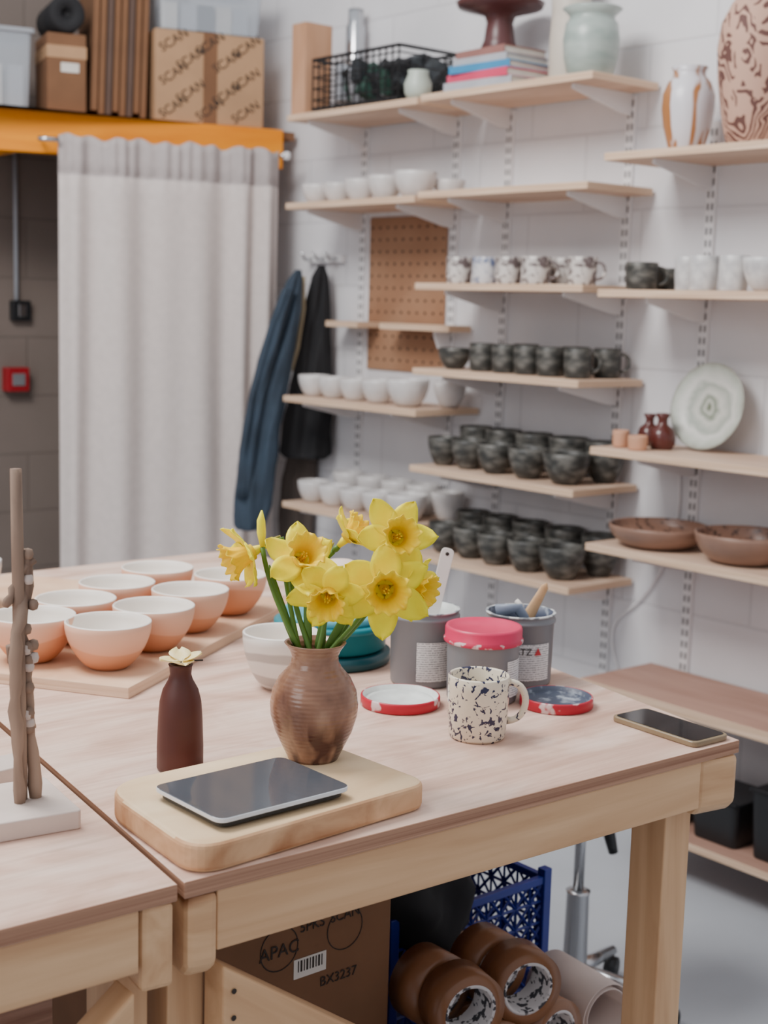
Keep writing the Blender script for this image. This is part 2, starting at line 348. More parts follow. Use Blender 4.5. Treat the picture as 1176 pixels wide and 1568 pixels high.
cv=[(0,0),(.058,0),(.066,.01),(.082,.08),(.094,.16),(.099,.23),(.092,.29),(.07,.335),(.05,.36),(.042,.39),(.05,.44),(.046,.44),(.038,.39),(0,.36)]
lathe('carved_vase',cv,[mc],56,None,(2.95,2.16,SH['R1']+.0004))
M_blue=plain('book_blue',(.04,.25,.48),.5);M_pink=plain('book_pink',(.68,.06,.14),.5);M_bk=plain('book_brown',(.30,.14,.12),.5);M_page=plain('book_pages',(.70,.66,.60),.8);M_gy=plain('book_grey',(.42,.44,.48),.5)
g=group('book_stack',(2.96,3.06,SH['M1']))
z=0
for w,l,t,m,a in[(.19,.27,.026,M_gy,.03),(.18,.26,.024,M_pink,-.05),(.18,.24,.022,M_blue,.04),(.17,.22,.02,M_gy,.0),(.16,.21,.022,M_bk,-.05)]:
    box('cover_b',(w,l,.003),(0,0,z+.0015),m,g,(0,0,a),b=.0005);box('pages',(w-.006,l-.006,t-.006),(.0,0,z+t/2),M_page,g,(0,0,a),b=0)
    box('spine',(.003,l,t),(-w/2*math.cos(a),-w/2*math.sin(a),z+t/2),m,g,(0,0,a),b=.0005);box('cover_t',(w,l,.003),(0,0,z+t-.0015),m,g,(0,0,a),b=.0005);z+=t
M_ped=plain('dark_red_stand',(.10,.035,.035),.35,var=.15)
lathe('pedestal_cake_stand',[(0,0),(.052,0),(.055,.006),(.045,.03),(.038,.08),(.045,.1),(.085,.112),(.122,.122),(.128,.135),(.12,.138),(.11,.128),(0,.125)],[M_ped],56,None,(2.96,3.07,SH['M1']+z+.0005))
M_beige=plain('beige_glaze',(.60,.54,.46),.5);M_cel=blotch('celadon',(.27,.34,.31),(.44,.50,.46),9,.5,.3,.2,scale=(1,1,3))
lathe('tall_beige_vase',[(0,0),(.05,0),(.055,.02),(.056,.12),(.052,.2),(.06,.3),(.056,.3),(.048,.2),(0,.19)],[M_beige],40,None,(3.02,2.85,SH['M1']+.0004))
lathe('celadon_vase',[(0,0),(.055,0),(.062,.01),(.072,.05),(.076,.1),(.07,.14),(.06,.152),(.062,.162),(.08,.178),(.076,.181),(.055,.162),(.055,.15),(0,.13)],[M_cel],48,None,(2.935,2.69,SH['M1']+.0004))
g=group('wooden_magazine_box',(2.905,3.895,SH['L1']+.0004))
M_lw=wood('light_wood',(.46,.24,.13),(.58,.33,.2),(8,8,2),.6)
box('front',(.012,.075,.29),(-.05,0,.145),M_lw,g);box('side_n',(.1,.008,.29),(0,-.034,.145),M_lw,g);box('side_f',(.1,.008,.29),(0,.034,.145),M_lw,g);box('bottom',(.1,.065,.008),(0,0,.004),M_lw,g);box('back',(.008,.075,.29),(.05,0,.145),M_lw,g)
lathe('finger_hole',[(0,0),(.009,0),(.009,.0006),(0,.0006)],[M_ink],16,g,(.02,-.0385,.17),(pi/2,0,0))
g=group('wire_basket',(2.97,3.60,SH['L1']+.003))
for q in(.006,.16):
    a=.12;bb=.215
    pts=[(-a,-bb,q),(a,-bb,q),(a,bb,q),(-a,bb,q),(-a,-bb,q)]
    for i in range(4): bar('rim',pts[i],pts[i+1],.009,.009,M_black,g,b=0)
for i in range(15):
    y=-.215+i*.43/14
    for x in(-.12,.12): bar('wire',(x,y,0),(x,y,.16),.004,.004,M_black,g,b=0)
    bar('wire',(-.12,y,.004),(.12,y,.004),.003,.003,M_black,g,b=0)
for i in range(4):
    q=.035+i*.035
    for x in(-.12,.12): bar('wire',(x,-.215,q),(x,.215,q),.004,.004,M_black,g,b=0)
    for y in(-.215,.215): bar('wire',(-.12,y,q),(.12,y,q),.004,.004,M_black,g,b=0)
M_cont=plain('dark_clutter',(.03,.035,.04),.7,var=.4,sc=30);M_dg=plain('dark_green',(.03,.08,.06),.6)
for i in range(34):
    box('tool_bundle',(random.uniform(.03,.06),random.uniform(.04,.09),random.uniform(.06,.12)),(random.uniform(-.07,.07),-.165+(i%15)*.0245,.07+.04*random.random()),[M_cont,M_bag,M_dg,M_cont,M_gy][i%5],g,(random.uniform(-.6,.6),random.uniform(-.6,.6),random.random()*2),b=.006)
M_pale=plain('pale_green_glaze',(.48,.54,.47),.4)
lathe('small_jar',[(0,0),(.03,0),(.04,.02),(.042,.045),(.03,.075),(.032,.085),(.027,.085),(0,.05)],[M_pale],30,None,(2.885,3.335,SH['L1']+.0004))
lathe('metal_flask',[(0,0),(.03,0),(.032,.01),(.032,.30),(.026,.315),(.026,.36),(.0,.362)],[M_steel],30,None,(3.065,3.87,SH['L1']+.0004))
# ---------------------------------------------------------------- curtain + platform
A=Vector((2.235,4.37,0));D=Vector((.961,-.276,0)).normalized();NN=Vector((.276,.961,0)).normalized();TH=math.atan2(D.y,D.x)
def T(t,off,z):
    p=A+D*t+NN*off;return (p.x,p.y,z)
Lc=.765;v=[];f=[];mi=[];nu=240;zs=[.04,.3,.6,.9,1.2,1.5,1.7,1.82,1.875,1.883,1.89,1.93,1.975,2.0]
for j,z in enumerate(zs):
    for i in range(nu+1):
        s=i/nu*Lc;tt=(2.0-z)/2.0
        w=.65+.55*tt
        x=s+.012*math.sin(z*1.7+s*8)*tt
        ph=x*2*pi/.125+1.5*math.sin(x*7+1)+.8*math.sin(x*17+.4)
        amp=.6+.4*math.sin(x*11+.5)
        dd=(.025*amp*math.sin(ph)+.010*math.sin(x*2*pi/.27+z*.6))*w
        if z>1.88: dd+=.004*math.sin(s*140+1.2*math.sin(s*30))
        q=z+(.006*math.sin(s*75)+.004*math.sin(s*31) if z>=1.97 else 0)
        if z==1.883: dd+=.006
        v.append(T(s,dd,q))
for j in range(len(zs)-1):
    for i in range(nu):
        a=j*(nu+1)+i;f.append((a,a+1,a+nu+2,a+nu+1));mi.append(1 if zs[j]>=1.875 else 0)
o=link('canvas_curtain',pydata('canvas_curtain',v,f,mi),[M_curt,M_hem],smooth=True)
sm=o.modifiers.new('s','SOLIDIFY');sm.thickness=.002
g=group('curtain_rod');sweep('rod',[T(-.07,-.0,1.985),T(-.002,-.0,1.985)],.008,M_steel,g,10);sweep('rod_end',[T(.767,-.0,1.985),T(.79,-.0,1.985)],.008,M_steel,g,10)
for t in(-.05,.78): sweep('rod_bracket',[T(t,0,1.985),T(t,.05,1.985)],.006,M_steel,g,8)
lathe('finial',[(0,-.015),(.012,-.012),(.014,0),(.012,.012),(0,.015)],[M_white],16,g,T(.79,0,1.985))
g=group('storage_platform')
p0=T(-4.2,.09,2.013);p1=T(.80,.09,2.013);bar('orange_beam',p0,p1,.045,.135,M_orange,g,b=.003)
prism('deck',[T(-4.2,.114,0)[:2],T(.86,.114,0)[:2],(3.1,4.97),(-1.9,4.99)],2.05,2.08,[M_cardd],g)
bar('joist',T(-.1,.12,2.0),(2.2,4.97,2.0),.045,.09,M_orange,g)
g=group('cardboard_carton',T(.537,.24,2.0825),TH)
box('carton',(.39,.30,.305),(0,0,.1525),M_card,g,b=.004);box('tape_strip',(.05,.302,.307),(0,0,.1535),M_cardd,g,b=.001)
for r,(q,xs) in enumerate([(.27,(-.13,.0,.13)),(.215,(-.07,.06)),(.16,(-.13,.13)),(.105,(-.07,.06)),(.05,(-.13,0,.13))]):
    for x in xs: text('print','SCAN',.044,M_ink,g,(x,-.1515,q),(pi/2,-.6,0))
m_cl,nt,b=base('clear_plastic',.25);b.inputs['Base Color'].default_value=(.55,.60,.66,1);b.inputs['Alpha'].default_value=.5
def tub(loc,rz,w,d,h,name='plastic_storage_box'):
    g=group(name,loc,rz)
    prism('body',roundpoly(rect(w,d),.02,4),0,h,[m_cl],g,taper=.06);prism('lid',roundpoly(rect(w+.02,d+.02),.02,4),h,h+.015,[m_cl],g,b=.003)
    for i in range(5): box('content',(w*.15,d*.5,h*.6),(-w*.33+i*w*.165,0,h*.32),[M_page,M_gy,M_cont][i%3],g,(0,0,random.uniform(-.2,.2)))
tub(T(.537,.22,2.391),TH,.37,.28,.16)
tub(T(-.225,.26,2.0825),TH,.32,.28,.25);
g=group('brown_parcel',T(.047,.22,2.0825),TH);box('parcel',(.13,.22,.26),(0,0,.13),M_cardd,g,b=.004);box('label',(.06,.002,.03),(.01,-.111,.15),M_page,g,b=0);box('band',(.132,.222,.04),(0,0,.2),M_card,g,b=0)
g=group('dark_fabric_roll',T(.047,.22,2.405),TH);lathe('roll',[(0,-.12),(.05,-.12),(.06,-.115),(.06,.115),(.05,.12),(.02,.12),(.018,.1),(0,.1)],[M_bag],30,g,(0,0,0),(pi/2,0,0))
g=group('cardboard_sheets',T(.222,.24,2.0825),TH)
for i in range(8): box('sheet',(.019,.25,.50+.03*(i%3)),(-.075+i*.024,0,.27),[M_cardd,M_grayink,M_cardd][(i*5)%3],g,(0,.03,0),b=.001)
sweep('electrical_conduit',[(2.37,4.985,2.04),(2.37,4.985,1.45)],.008,M_gy)
g=group('light_switch',(2.385,4.985,1.42));box('plate',(.075,.03,.075),(0,0,0),M_black,g,b=.004);box('rocker',(.03,.01,.045),(0,-.018,0),M_steel,g)
M_alarm=plain('alarm_red',(.32,.008,.015),.4);g=group('fire_alarm_callpoint',(2.36,4.975,1.165));box('case',(.09,.05,.09),(0,0,0),M_alarm,g,b=.005);box('glass',(.05,.006,.045),(0,-.027,0),M_slot,g)
# ---------------------------------------------------------------- jackets
def camxy(px,Z):
    r=(px-588)*Z/2178;return Z*.643+r*.766,Z*.766-r*.643
def garment(name,rows,mat,depth=.05):
    R2=[]
    for i in range(len(rows)-1):
        for k in range(4):
            t=k/4;R2.append(tuple(rows[i][c]*(1-t)+rows[i+1][c]*t for c in range(4)))
    R2.append(rows[-1]);rows=R2
    v=[];f=[];ns=56
    for z,x0,x1,Zd in rows:
        a=Vector((*camxy(x0,Zd),z));c=Vector((*camxy(x1,Zd),z));m=(a+c)/2;hx=(c-a)/2
        nrm=Vector((.643,.766,0))
        for k in range(ns):
            t=2*pi*k/ns
            w=1+.10*math.sin(5*t+z*5)+.65*noise.noise(Vector((math.cos(t)*2.2+x0*.004,math.sin(t)*2.2,z*6)))
            ed=1+.09*noise.noise(Vector((z*12,math.cos(t),3)))
            v.append(m+hx*math.cos(t)*ed+nrm*math.sin(t)*min(depth,hx.length*1.2)*w)
    n=len(rows)
    for j in range(n-1):
        for k in range(ns):
            k2=(k+1)%ns;f.append((j*ns+k,j*ns+k2,(j+1)*ns+k2,(j+1)*ns+k))
    f.append(tuple(range(ns)));f.append(tuple(reversed(range((n-1)*ns,n*ns))))
    me=pydata(name,v,f);fixn(me);return link(name,me,mat,smooth=True)
def zz(py,Z): return 1.48-Z*math.tan(math.atan((py-784)/2178)+math.radians(8.3)-.0015)
M_denim=plain('navy_fabric',(.030,.048,.072),.85,var=.25,sc=9,bmp=.2)
g=group('blue_jacket')
o=garment('body',[(zz(py,4.93),a,b_,4.93+dz) for py,a,b_,dz in[(420,444,453,.03),(438,430,455,.02),(480,414,454,0),(540,396,446,-.01),(600,385,436,-.02),(660,370,426,-.03),(720,360,420,-.03),(780,354,414,-.03),(812,355,404,-.03),(818,360,398,-.03)]],M_denim,.032);o.parent=g
o=garment('sleeve',[(zz(py,4.88),a,b_,4.88) for py,a,b_ in[(450,424,442),(500,406,430),(560,389,416),(620,374,402),(700,362,390),(770,358,384)]],M_denim,.025);o.parent=g
M_tan=plain('tan_lining',(.40,.34,.22),.8);o=garment('lining',[(zz(py,4.97),a,b_,4.97) for py,a,b_ in[(430,453,459),(480,449,460),(540,440,452),(575,436,443)]],M_tan,.01);o.parent=g
garment('black_jacket',[(zz(py,5.03),a,b_,5.03) for py,a,b_ in[(412,478,488),(430,468,494),(470,459,498),(520,452,500),(580,442,503),(640,430,505),(700,424,503),(708,432,496)]],M_bag,.035)
M_tr=plain('brown_fabric',(.08,.06,.05),.85);garment('brown_apron',[(zz(py,5.12),a,b_,5.12) for py,a,b_ in[(600,445,480),(690,440,485),(740,428,482),(800,424,480),(870,430,478)]],M_tr,.03)
g=group('coat_hook_rail',(XW-.012,4.06,1.635));box('rail',(.02,.2,.03),(0,0,0),M_white,g)
for y in(-.07,0,.07): sweep('hook',[(0,y,0),(-.04,y,-.005),(-.06,y,.02)],.005,M_steel,g)
# ---------------------------------------------------------------- workbenches
P0=Vector((.728,1.163));P1=Vector((1.600,1.131));P2=(1.880,2.75);P3=(.955,2.75)
g=group('plywood_workbench')
prism('top',[P0,P1,P2,P3],.882,.9,[M_ply,M_plyedge],g,b=.0015)
e=(P1-P0).normalized()
def fp(s,off,z):
    p=P0+e*s+Vector((-e.y,e.x))*off;return (p.x,p.y,z)
def gp(s,off,z):
    p=Q0-e*s+Vector((-e.y,e.x))*off;return (p.x,p.y,z)
def plank(fn,pts,o0,o1,parent,name='diagonal_brace'):
    n=len(pts);v=[Vector(fn(s,o,z)) for o in(o0,o1) for s,z in pts]
    X=(v[2]-v[1]).normalized();Y=Vector((-e.y,e.x,0));Z=X.cross(Y).normalized();Y=Z.cross(X)
    M=Matrix((X,Y,Z)).transposed().to_4x4();M.translation=sum(v,Vector())/len(v);Mi=M.inverted()
    f=[tuple(range(n)),tuple(reversed(range(n,2*n)))]+[(i,i+n,(i+1)%n+n,(i+1)%n) for i in range(n)]
    me=pydata(name,[Mi@q for q in v],f);fixn(me);o=link(name,me,M_pine,parent,mat4=M);bev(o,.003)
W=(P1-P0).length
bar('front_apron',fp(.040,.022,.849),fp(W-.076,.022,.849),.04,.066,M_pine,g)
def endblock(s,parent,x2,w=.042,z0=.792,name='side_apron'):
    c=fp(s,.001,0);pr=[(0,.882),(0,z0+.014),(.012,z0),(1.55,z0),(1.55,.882)]
    a=Vector((c[0],c[1]));d=(Vector(x2)-a).normalized();nrm=Vector((d.y,-d.x))*w/2
    v=[(a.x+d.x*u+s_*nrm.x,a.y+d.y*u+s_*nrm.y,z) for s_ in(-1,1) for u,z in pr];n=5
    f=[tuple(range(n)),tuple(reversed(range(n,2*n)))]+[(i,i+n,(i+1)%n+n,(i+1)%n) for i in range(n)]
    me=pydata(name,v,f);fixn(me);o=link(name,me,M_pine,parent);bev(o,.008)
endblock(.0225,g,(P3[0]+.03,P3[1]),.036,.790);endblock(W-.040,g,(P2[0]-.045,P2[1]),.072,.800)
bar('leg_1',fp(W-.066,.075,.0),fp(W-.066,.075,.816),.055,.06,M_pine,g)
bar('leg_2',fp(.030,.085,.0),fp(.030,.085,.79),.045,.07,M_pine,g)
bar('leg_3',(1.80,2.65,0),(1.80,2.65,.79),.07,.07,M_pine,g);bar('leg_4',(1.0,2.65,0),(1.0,2.65,.79),.07,.07,M_pine,g)
plank(fp,[(.050,.795),(.050,.700),(.70,.25),(.70,.34)],.004,.045,g)
for z in(.765,.735): lathe('screw',[(0,0),(.003,0),(.003,.0008),(0,.0008)],[M_ink],12,g,fp(.062,.003,z),(pi/2,0,0))
LS=.33
prism('lower_shelf',[(.79,1.26),(1.56,1.24),(1.70,1.36),(1.80,1.55),(1.80,2.6),(1.0,2.6)],LS-.018,LS,[M_ply,M_plyedge],g)
g=group('plywood_sidebench')
Q0=Vector((.7205,1.1635));Q1=(-.35,1.203);
prism('top',[Q1,Q0,(.946,2.75),(-.35,2.75)],.882,.9,[M_ply,M_plyedge],g,b=.0015)
bar('front_apron',gp(.042,.022,.849),gp(1.0,.022,.849),.04,.066,M_pine,g)
bar('side_apron',gp(.021,0.002,.837),(.895,2.7,.837),.036,.09,M_pine,g,b=.006)
bar('leg_1',gp(.024,.085,0),gp(.024,.085,.79),.04,.06,M_pine,g);bar('leg_2',gp(.98,.075,0),gp(.98,.075,.786),.07,.07,M_pine,g)
plank(gp,[(.045,.795),(.045,.700),(.62,.25),(.62,.34)],.004,.045,g)
# ---------------------------------------------------------------- slab, scale
SZ=.932
g=group('wooden_slab_board')
sp=roundpoly([(.738,1.162),(1.074,1.180),(1.064,1.392),(.757,1.392)],[.045,.03,.05,.06],8)
prism('slab',sp,.9002,SZ,[M_slab,M_slabedge],g,b=.006)
sc=group('glass_kitchen_scale',(.872,1.253,SZ),math.radians(1))
M_glass=plain('scale_glass',(.075,.085,.10),.07,var=.03,spec=.9);M_sil=plain('scale_edge',(.75,.77,.8),.3)
prism('glass_top',roundpoly(rect(.178,.132),.014,6),.009,.0145,[M_glass,M_sil],sc,b=.001)
prism('base',roundpoly(rect(.168,.122),.014,6),.003,.009,[M_black],sc)
for x in(-.06,.06):
    for y in(-.04,.04): lathe('foot',[(0,0),(.008,0),(.008,.004),(0,.004)],[M_black],16,sc,(x,y,0))
# ---------------------------------------------------------------- vase with daffodils
mv,nt,b=base('brown_salt_glaze',.22);v=coord(nt,(1,1,1))
n1=N(nt,'ShaderNodeTexNoise',Scale=16.0,Detail=6.0,Distortion=.6);nt.links.new(v,n1.inputs['Vector'])
c1=ramp(nt,n1.outputs['Fac'],[(.3,(.13,.055,.035)),(.5,(.28,.14,.085)),(.7,(.47,.28,.18))])
v2=coord(nt,(1,1,.2));n2=N(nt,'ShaderNodeTexNoise',Scale=34.0,Detail=2.0);nt.links.new(v2,n2.inputs['Vector'])
sep=N(nt,'ShaderNodeSeparateXYZ');nt.links.new(v,sep.inputs[0])
lt=N(nt,'ShaderNodeMapRange');lt.inputs['From Min'].default_value=.060;lt.inputs['From Max'].default_value=.038;nt.links.new(sep.outputs['Z'],lt.inputs['Value'])
mu=N(nt,'ShaderNodeMath',operation='MULTIPLY');nt.links.new(lt.outputs[0],mu.inputs[0]);nt.links.new(ramp(nt,n2.outputs['Fac'],[(.44,(0,0,0)),(.54,(1,1,1))]),mu.inputs[1])
mx=N(nt,'ShaderNodeMix',data_type='RGBA');nt.links.new(mu.outputs[0],mx.inputs['Factor']);nt.links.new(c1,mx.inputs[6]);mx.inputs[7].default_value=(.075,.022,.015,1)
nt.links.new(mx.outputs[2],b.inputs['Base Color'])
wv=N(nt,'ShaderNodeTexWave',Scale=60.0,Distortion=.3,bands_direction='Z');nt.links.new(v,wv.inputs['Vector']);bump(nt,b,wv.outputs['Fac'],.16,.0015)
vg=group('daffodil_vase',(1.014,1.330,SZ),-math.radians(40))
vp=[(0,.002),(.024,.002),(.029,0),(.031,.004),(.036,.014),(.045,.032),(.0505,.05),(.0515,.063),(.049,.078),(.042,.092),(.032,.103),(.0275,.110),(.027,.117),(.030,.124),(.0345,.130),(.036,.132),(.033,.132),(.028,.125),(.0245,.117),(.025,.110),(.03,.10),(.04,.085),(.045,.06),(.03,.02),(0,.01)]
vp=[(r*1.04,z*1.09) for r,z in vp]
lathe('vase_body',vp,[mv],64,vg)
M_stem=plain('stem_green',(.10,.22,.035),.5,var=.15);M_sp=plain('spathe',(.38,.34,.10),.7,var=.2)
def petalmat(name,c1,c2):
    m,nt,b=base(name,.5);v=coord(nt,(1,1,1));n=N(nt,'ShaderNodeTexNoise',Scale=50.0,Detail=2.0);nt.links.new(v,n.inputs['Vector'])
    nt.links.new(ramp(nt,n.outputs['Fac'],[(.3,c1),(.7,c2)]),b.inputs['Base Color'])
    b.inputs['Subsurface Weight'].default_value=.12;b.inputs['Subsurface Radius'].default_value=(.01,.008,.001);b.inputs['Subsurface Scale'].default_value=.3
    return m
M_pet=petalmat('petal_yellow',(.97,.78,.0),(1.0,.88,.0));M_cor=petalmat('corona_yellow',(1.0,.60,.0),(1.0,.72,.0))
def dir_mat(d,loc,roll=0):
    d=Vector(d).normalized();q=d.to_track_quat('Z','Y');M=q.to_matrix().to_4x4()@Matrix.Rotation(roll,4,'Z');M.translation=loc;return M
def daffodil(parent,loc,d,s=1.0,open_=1.0,roll=0,stem=None):
    M=dir_mat(d,loc,roll);v=[];f=[]
    for p in range(6):
        a0=p*pi/3;Lp=.042*s*(1+.08*random.uniform(-1,1));Wp=.0155*s;back=.001 if p%2 else -.001;curl=random.uniform(-.2,.5)
        base_=len(v);nu_,nv_=10,7;tw=random.uniform(-.25,.25)
        for i in range(nu_):
            t=i/(nu_-1);w=Wp*(math.sin(pi*min(1,t*.86+.10))**.75)*(1-.15*t) if i<nu_-1 else .0006
            r=.004*s+Lp*t
            zc=back+ (1-open_)*Lp*t*1.0 - .006*s*math.sin(t*pi)*curl + .004*s*t*t*random.uniform(.5,1)
            for j in range(nv_):
                u=-1+2*j/(nv_-1);y=u*w
                z=zc+.003*s*(u*u)*(1-t)+.002*s*math.sin(t*9+u*3+p)*t+tw*y*t
                rr=r*(open_**.5)
                x2=rr*math.cos(a0)-y*math.sin(a0);y2=rr*math.sin(a0)+y*math.cos(a0)
                v.append(M@Vector((x2,y2,z)))
        for i in range(nu_-1):
            for j in range(nv_-1):
                q=base_+i*nv_+j;f.append((q,q+1,q+nv_+1,q+nv_))
    me=pydata('tepals',v,f);o=link('tepals',me,M_pet,parent,smooth=True);sd=o.modifiers.new('s','SOLIDIFY');sd.thickness=.0005
    v=[];f=[];ns=60;rows=[(.0085,-.002),(.0095,.006),(.0118,.014),(.0142,.021),(.0175,.026),(.0198,.028)]
    for i,(r,z) in enumerate(rows):
        for k in range(ns):
            a=2*pi*k/ns;fr=max(0,(i-2)/3)
            rr=r+.0016*fr*math.sin(9*a)+.0007*fr*math.sin(14*a)+.0005*math.sin(18*a)*(i/5)
            v.append(M@Vector((rr*s*math.cos(a),rr*s*math.sin(a),(z+.0024*fr*math.sin(12*a+1))*s)))
    for i in range(len(rows)-1):
        for k in range(ns):f.append((i*ns+k,i*ns+(k+1)%ns,(i+1)*ns+(k+1)%ns,(i+1)*ns+k))
    c=len(v);v.append(M@Vector((0,0,.002*s)))
    for k in range(ns):f.append((k,c,(k+1)%ns))
    o=link('corona',pydata('corona',v,f),M_cor,parent,smooth=True);sd=o.modifiers.new('s','SOLIDIFY');sd.thickness=.0006
    for k in range(5): 
        a=k*2*pi/5;sweep('stamen',[M@Vector((.002*math.cos(a),.002*math.sin(a),0)),M@Vector((.003*math.cos(a),.003*math.sin(a),.016*s))],[.0006,.0011],M_cor,parent,5)
    e0=M@Vector((0,0,0));e1=M@Vector((0,0,-.016*s));e2=M@Vector((0,0,-.026*s))
    sweep('perianth_tube',[e0,e1],[.0065*s,.003],M_pet,parent,10);sweep('ovary',[e1,(e1+e2)/2,e2],[.0032,.0042,.0026],M_stem,parent,10)
    if stem is not None:
        st=Vector(stem);up=e2+Vector((e2-e1)).normalized()*.012
        mid=Vector((up.x*.85+st.x*.15,up.y*.85+st.y*.15,(up.z*.6+st.z*.4)))
        top=up+Vector((0,0,-.006));pts=[e2,up]+bez(top,mid,st,8)[1:]+[Vector((st.x*.6,st.y*.6,.03))]
        sweep('stem',pts,.0033,M_stem,parent,8,flat=.75)
        sweep('spathe',[up+Vector((0,0,-.012)),up+Vector((-.004,.002,.0)),e1+Vector((-.006,.003,.004))],[.0035,.0045,.001],M_sp,parent,8,flat=.4)
def V(px,py,dy=0): return ((px-487)*.000770,dy,(1170-py)*.00081)
daffodil(vg,V(385,860,0),(-.8,-.4,-.35),1.15,.72,.2,V(462,1005,0))
daffodil(vg,V(462,868,-.01),(.25,-.6,.45),1.14,.9,.5,V(478,1005,.005))
daffodil(vg,V(507,910,-.03),(-.05,-.93,-.35),1.08,.9,.1,V(492,1005,-.005))
daffodil(vg,V(532,838,.02),(.55,-.1,.6),.95,.6,.3,V(498,1005,.015))
daffodil(vg,V(606,832,.0),(.25,-.8,.22),1.14,.92,.0,V(512,1005,.01))
daffodil(vg,V(592,904,-.02),(.15,-.97,.05),1.30,1.0,.5,V(508,1005,-.006))
daffodil(vg,V(634,908,.015),(.85,-.5,-.1),1.0,.75,.2,V(515,1005,.004))
sweep('closed_bud',[V(402,850),V(400,830),V(399,812),V(400,797)],[.003,.0055,.005,.001],M_pet,vg,10)
sweep('bud_stem',bez(V(402,852),V(412,920),V(466,1008),8),.003,M_stem,vg,8)
for a,m,c in[((475,1005),(474,960),(470,915)),((490,1005),(500,960),(503,930)),((505,1005),(530,960),(548,925)),((460,1005),(430,950),(412,880))]:
    sweep('leaf',bez(V(*a,.01),V(*m,.015),V(*c,.01),8),[.004,.005,.005,.005,.005,.0045,.004,.003,.001],M_stem,vg,8,flat=.35)
# ---------------------------------------------------------------- brown bottle with petal
M_bot=plain('red_brown_matte',(.085,.02,.013),.5,var=.12)
bg=group('brown_bottle_vase',(.911,1.468,.9),-math.radians(40))
lathe('bottle',[(r*1.05,z*.97) for r,z in[(0,.002),(.025,.001),(.0275,.003),(.0275,.03),(.026,.07),(.0245,.09),(.021,.105),(.0145,.118),(.0125,.125),(.0135,.135),(.0145,.138),(.0115,.138),(.0095,.128),(.0095,.115),(0,.10)]],[M_bot],48,bg)
M_cream2=petalmat('cream_petal',(.85,.66,.25),(.92,.80,.50))
for i,(a,tl) in enumerate([(-2.8,.15),(.3,.35),(-1.2,.1),(1.8,.4)]):
    v=[];f=[]
    for k in range(7):
        t=k/6;w=.014*math.sin(pi*(.12+.8*t))
        for j in range(5):
            u=-1+j*.5;r=.002+.024*t
            v.append((r*math.cos(a)-u*w*math.sin(a),r*math.sin(a)+u*w*math.cos(a),.135+r*tl+.004*u*u))
    for k in range(6):
        for j in range(4):q=k*5+j;f.append((q,q+1,q+6,q+5))
    o=link('dried_petal',pydata('dried_petal',v,f),M_cream2,bg,smooth=True);sd=o.modifiers.new('s','SOLIDIFY');sd.thickness=.0006
sweep('dried_stalk',[(0,0,.11),(.005,0,.138),(.028,-.006,.141)],.0012,M_ink,bg,6)
# ---------------------------------------------------------------- mug, tubs
mm_,nt,b=base('splatter_glaze',.2);v=coord(nt,(1,1,1));n1=N(nt,'ShaderNodeTexNoise',Scale=120.0,Detail=3.0,Distortion=.7);nt.links.new(v,n1.inputs['Vector'])
nt.links.new(ramp(nt,n1.outputs['Fac'],[(.0,(.80,.71,.56)),(.565,(.80,.71,.56)),(.585,(.02,.022,.07)),(1,(.012,.012,.035))]),b.inputs['Base Color'])
mg=group('speckled_mug',(1.311,1.352,.9),-math.radians(40))
lathe('cup',cupprof(.0418,.088,t=.0035,mo=0,mi=0),[mm_],56,mg);handle(.0418,.022,.076,.026,.0048,mm_,mg,.12)
M_grey=plain('grey_tub_plastic',(.20,.205,.22),.4,var=.05)
ml,nt,b=base('printed_label',.5);v=coord(nt,(1,1,1));sp_=N(nt,'ShaderNodeSeparateXYZ');nt.links.new(v,sp_.inputs[0])
w1=N(nt,'ShaderNodeTexWave',Scale=90.0,bands_direction='Z');nt.links.new(v,w1.inputs['Vector'])
n1=N(nt,'ShaderNodeTexNoise',Scale=400.0);nt.links.new(v,n1.inputs['Vector'])
mu=N(nt,'ShaderNodeMath',operation='MULTIPLY');nt.links.new(w1.outputs['Fac'],mu.inputs[0]);nt.links.new(n1.outputs['Fac'],mu.inputs[1])
nt.links.new(ramp(nt,mu.outputs[0],[(.36,(.76,.74,.73)),(.48,(.22,.22,.23))]),b.inputs['Base Color'])
M_mag=plain('magenta_lid',(.66,.025,.10),.4,var=.08,sc=20);M_crim=blotch('paint_stained_red',(.48,.008,.03),(.72,.55,.55),45,.62,.45,.03)
M_magd=blotch('paint_stained_pink',(.60,.02,.08),(.74,.60,.60),60,.56,.45,.03)
M_pw=plain('dried_white_glaze',(.66,.69,.66),.6,var=.12,sc=40);M_pb=blotch('dried_blue_glaze',(.07,.085,.13),(.36,.40,.46),55,.62,.5,.08)
def label(parent,R,z0,z1,a0,a1,mat):
    v=[];f=[];n=16
    for k in range(n+1):
        a=a0+(a1-a0)*k/n
        for z in(z0,z1):v.append((R*math.cos(a),R*math.sin(a),z))
    for k in range(n):q=k*2;f.append((q,q+2,q+3,q+1))
    link('label',pydata('label',v,f),mat,parent,smooth=True)
def tubpot(name,x,y,R,h,open_=True,lab=(-2.0,-1.0),inside=None):
    g=group(name,(x,y,.9),-math.radians(40))
    if open_:
        pr=[(0,.001),(R*.93,.001),(R*.95,.004),(R*.985,h-.016),(R*1.03,h-.014),(R*1.03,h-.010),(R*.99,h-.009),(R*.99,h-.003),(R*1.03,h-.002,2),(R*1.03,h,2),(R*.95,h,2),(R*.945,h-.02,1),(R*.93,h*.55,1),(0,h*.52,1)]
        lathe('pot',pr,[M_grey,inside or M_pw,M_rim],48,g)
    else:
        lathe('pot',[(0,.001),(R*.93,.001),(R*.95,.004),(R*.985,h-.02),(R*1.0,h-.018),(0,h-.017)],[M_grey],48,g)
    if lab:label(g,R*.985,.012,h*.62,lab[0],lab[1],ml)
    return g
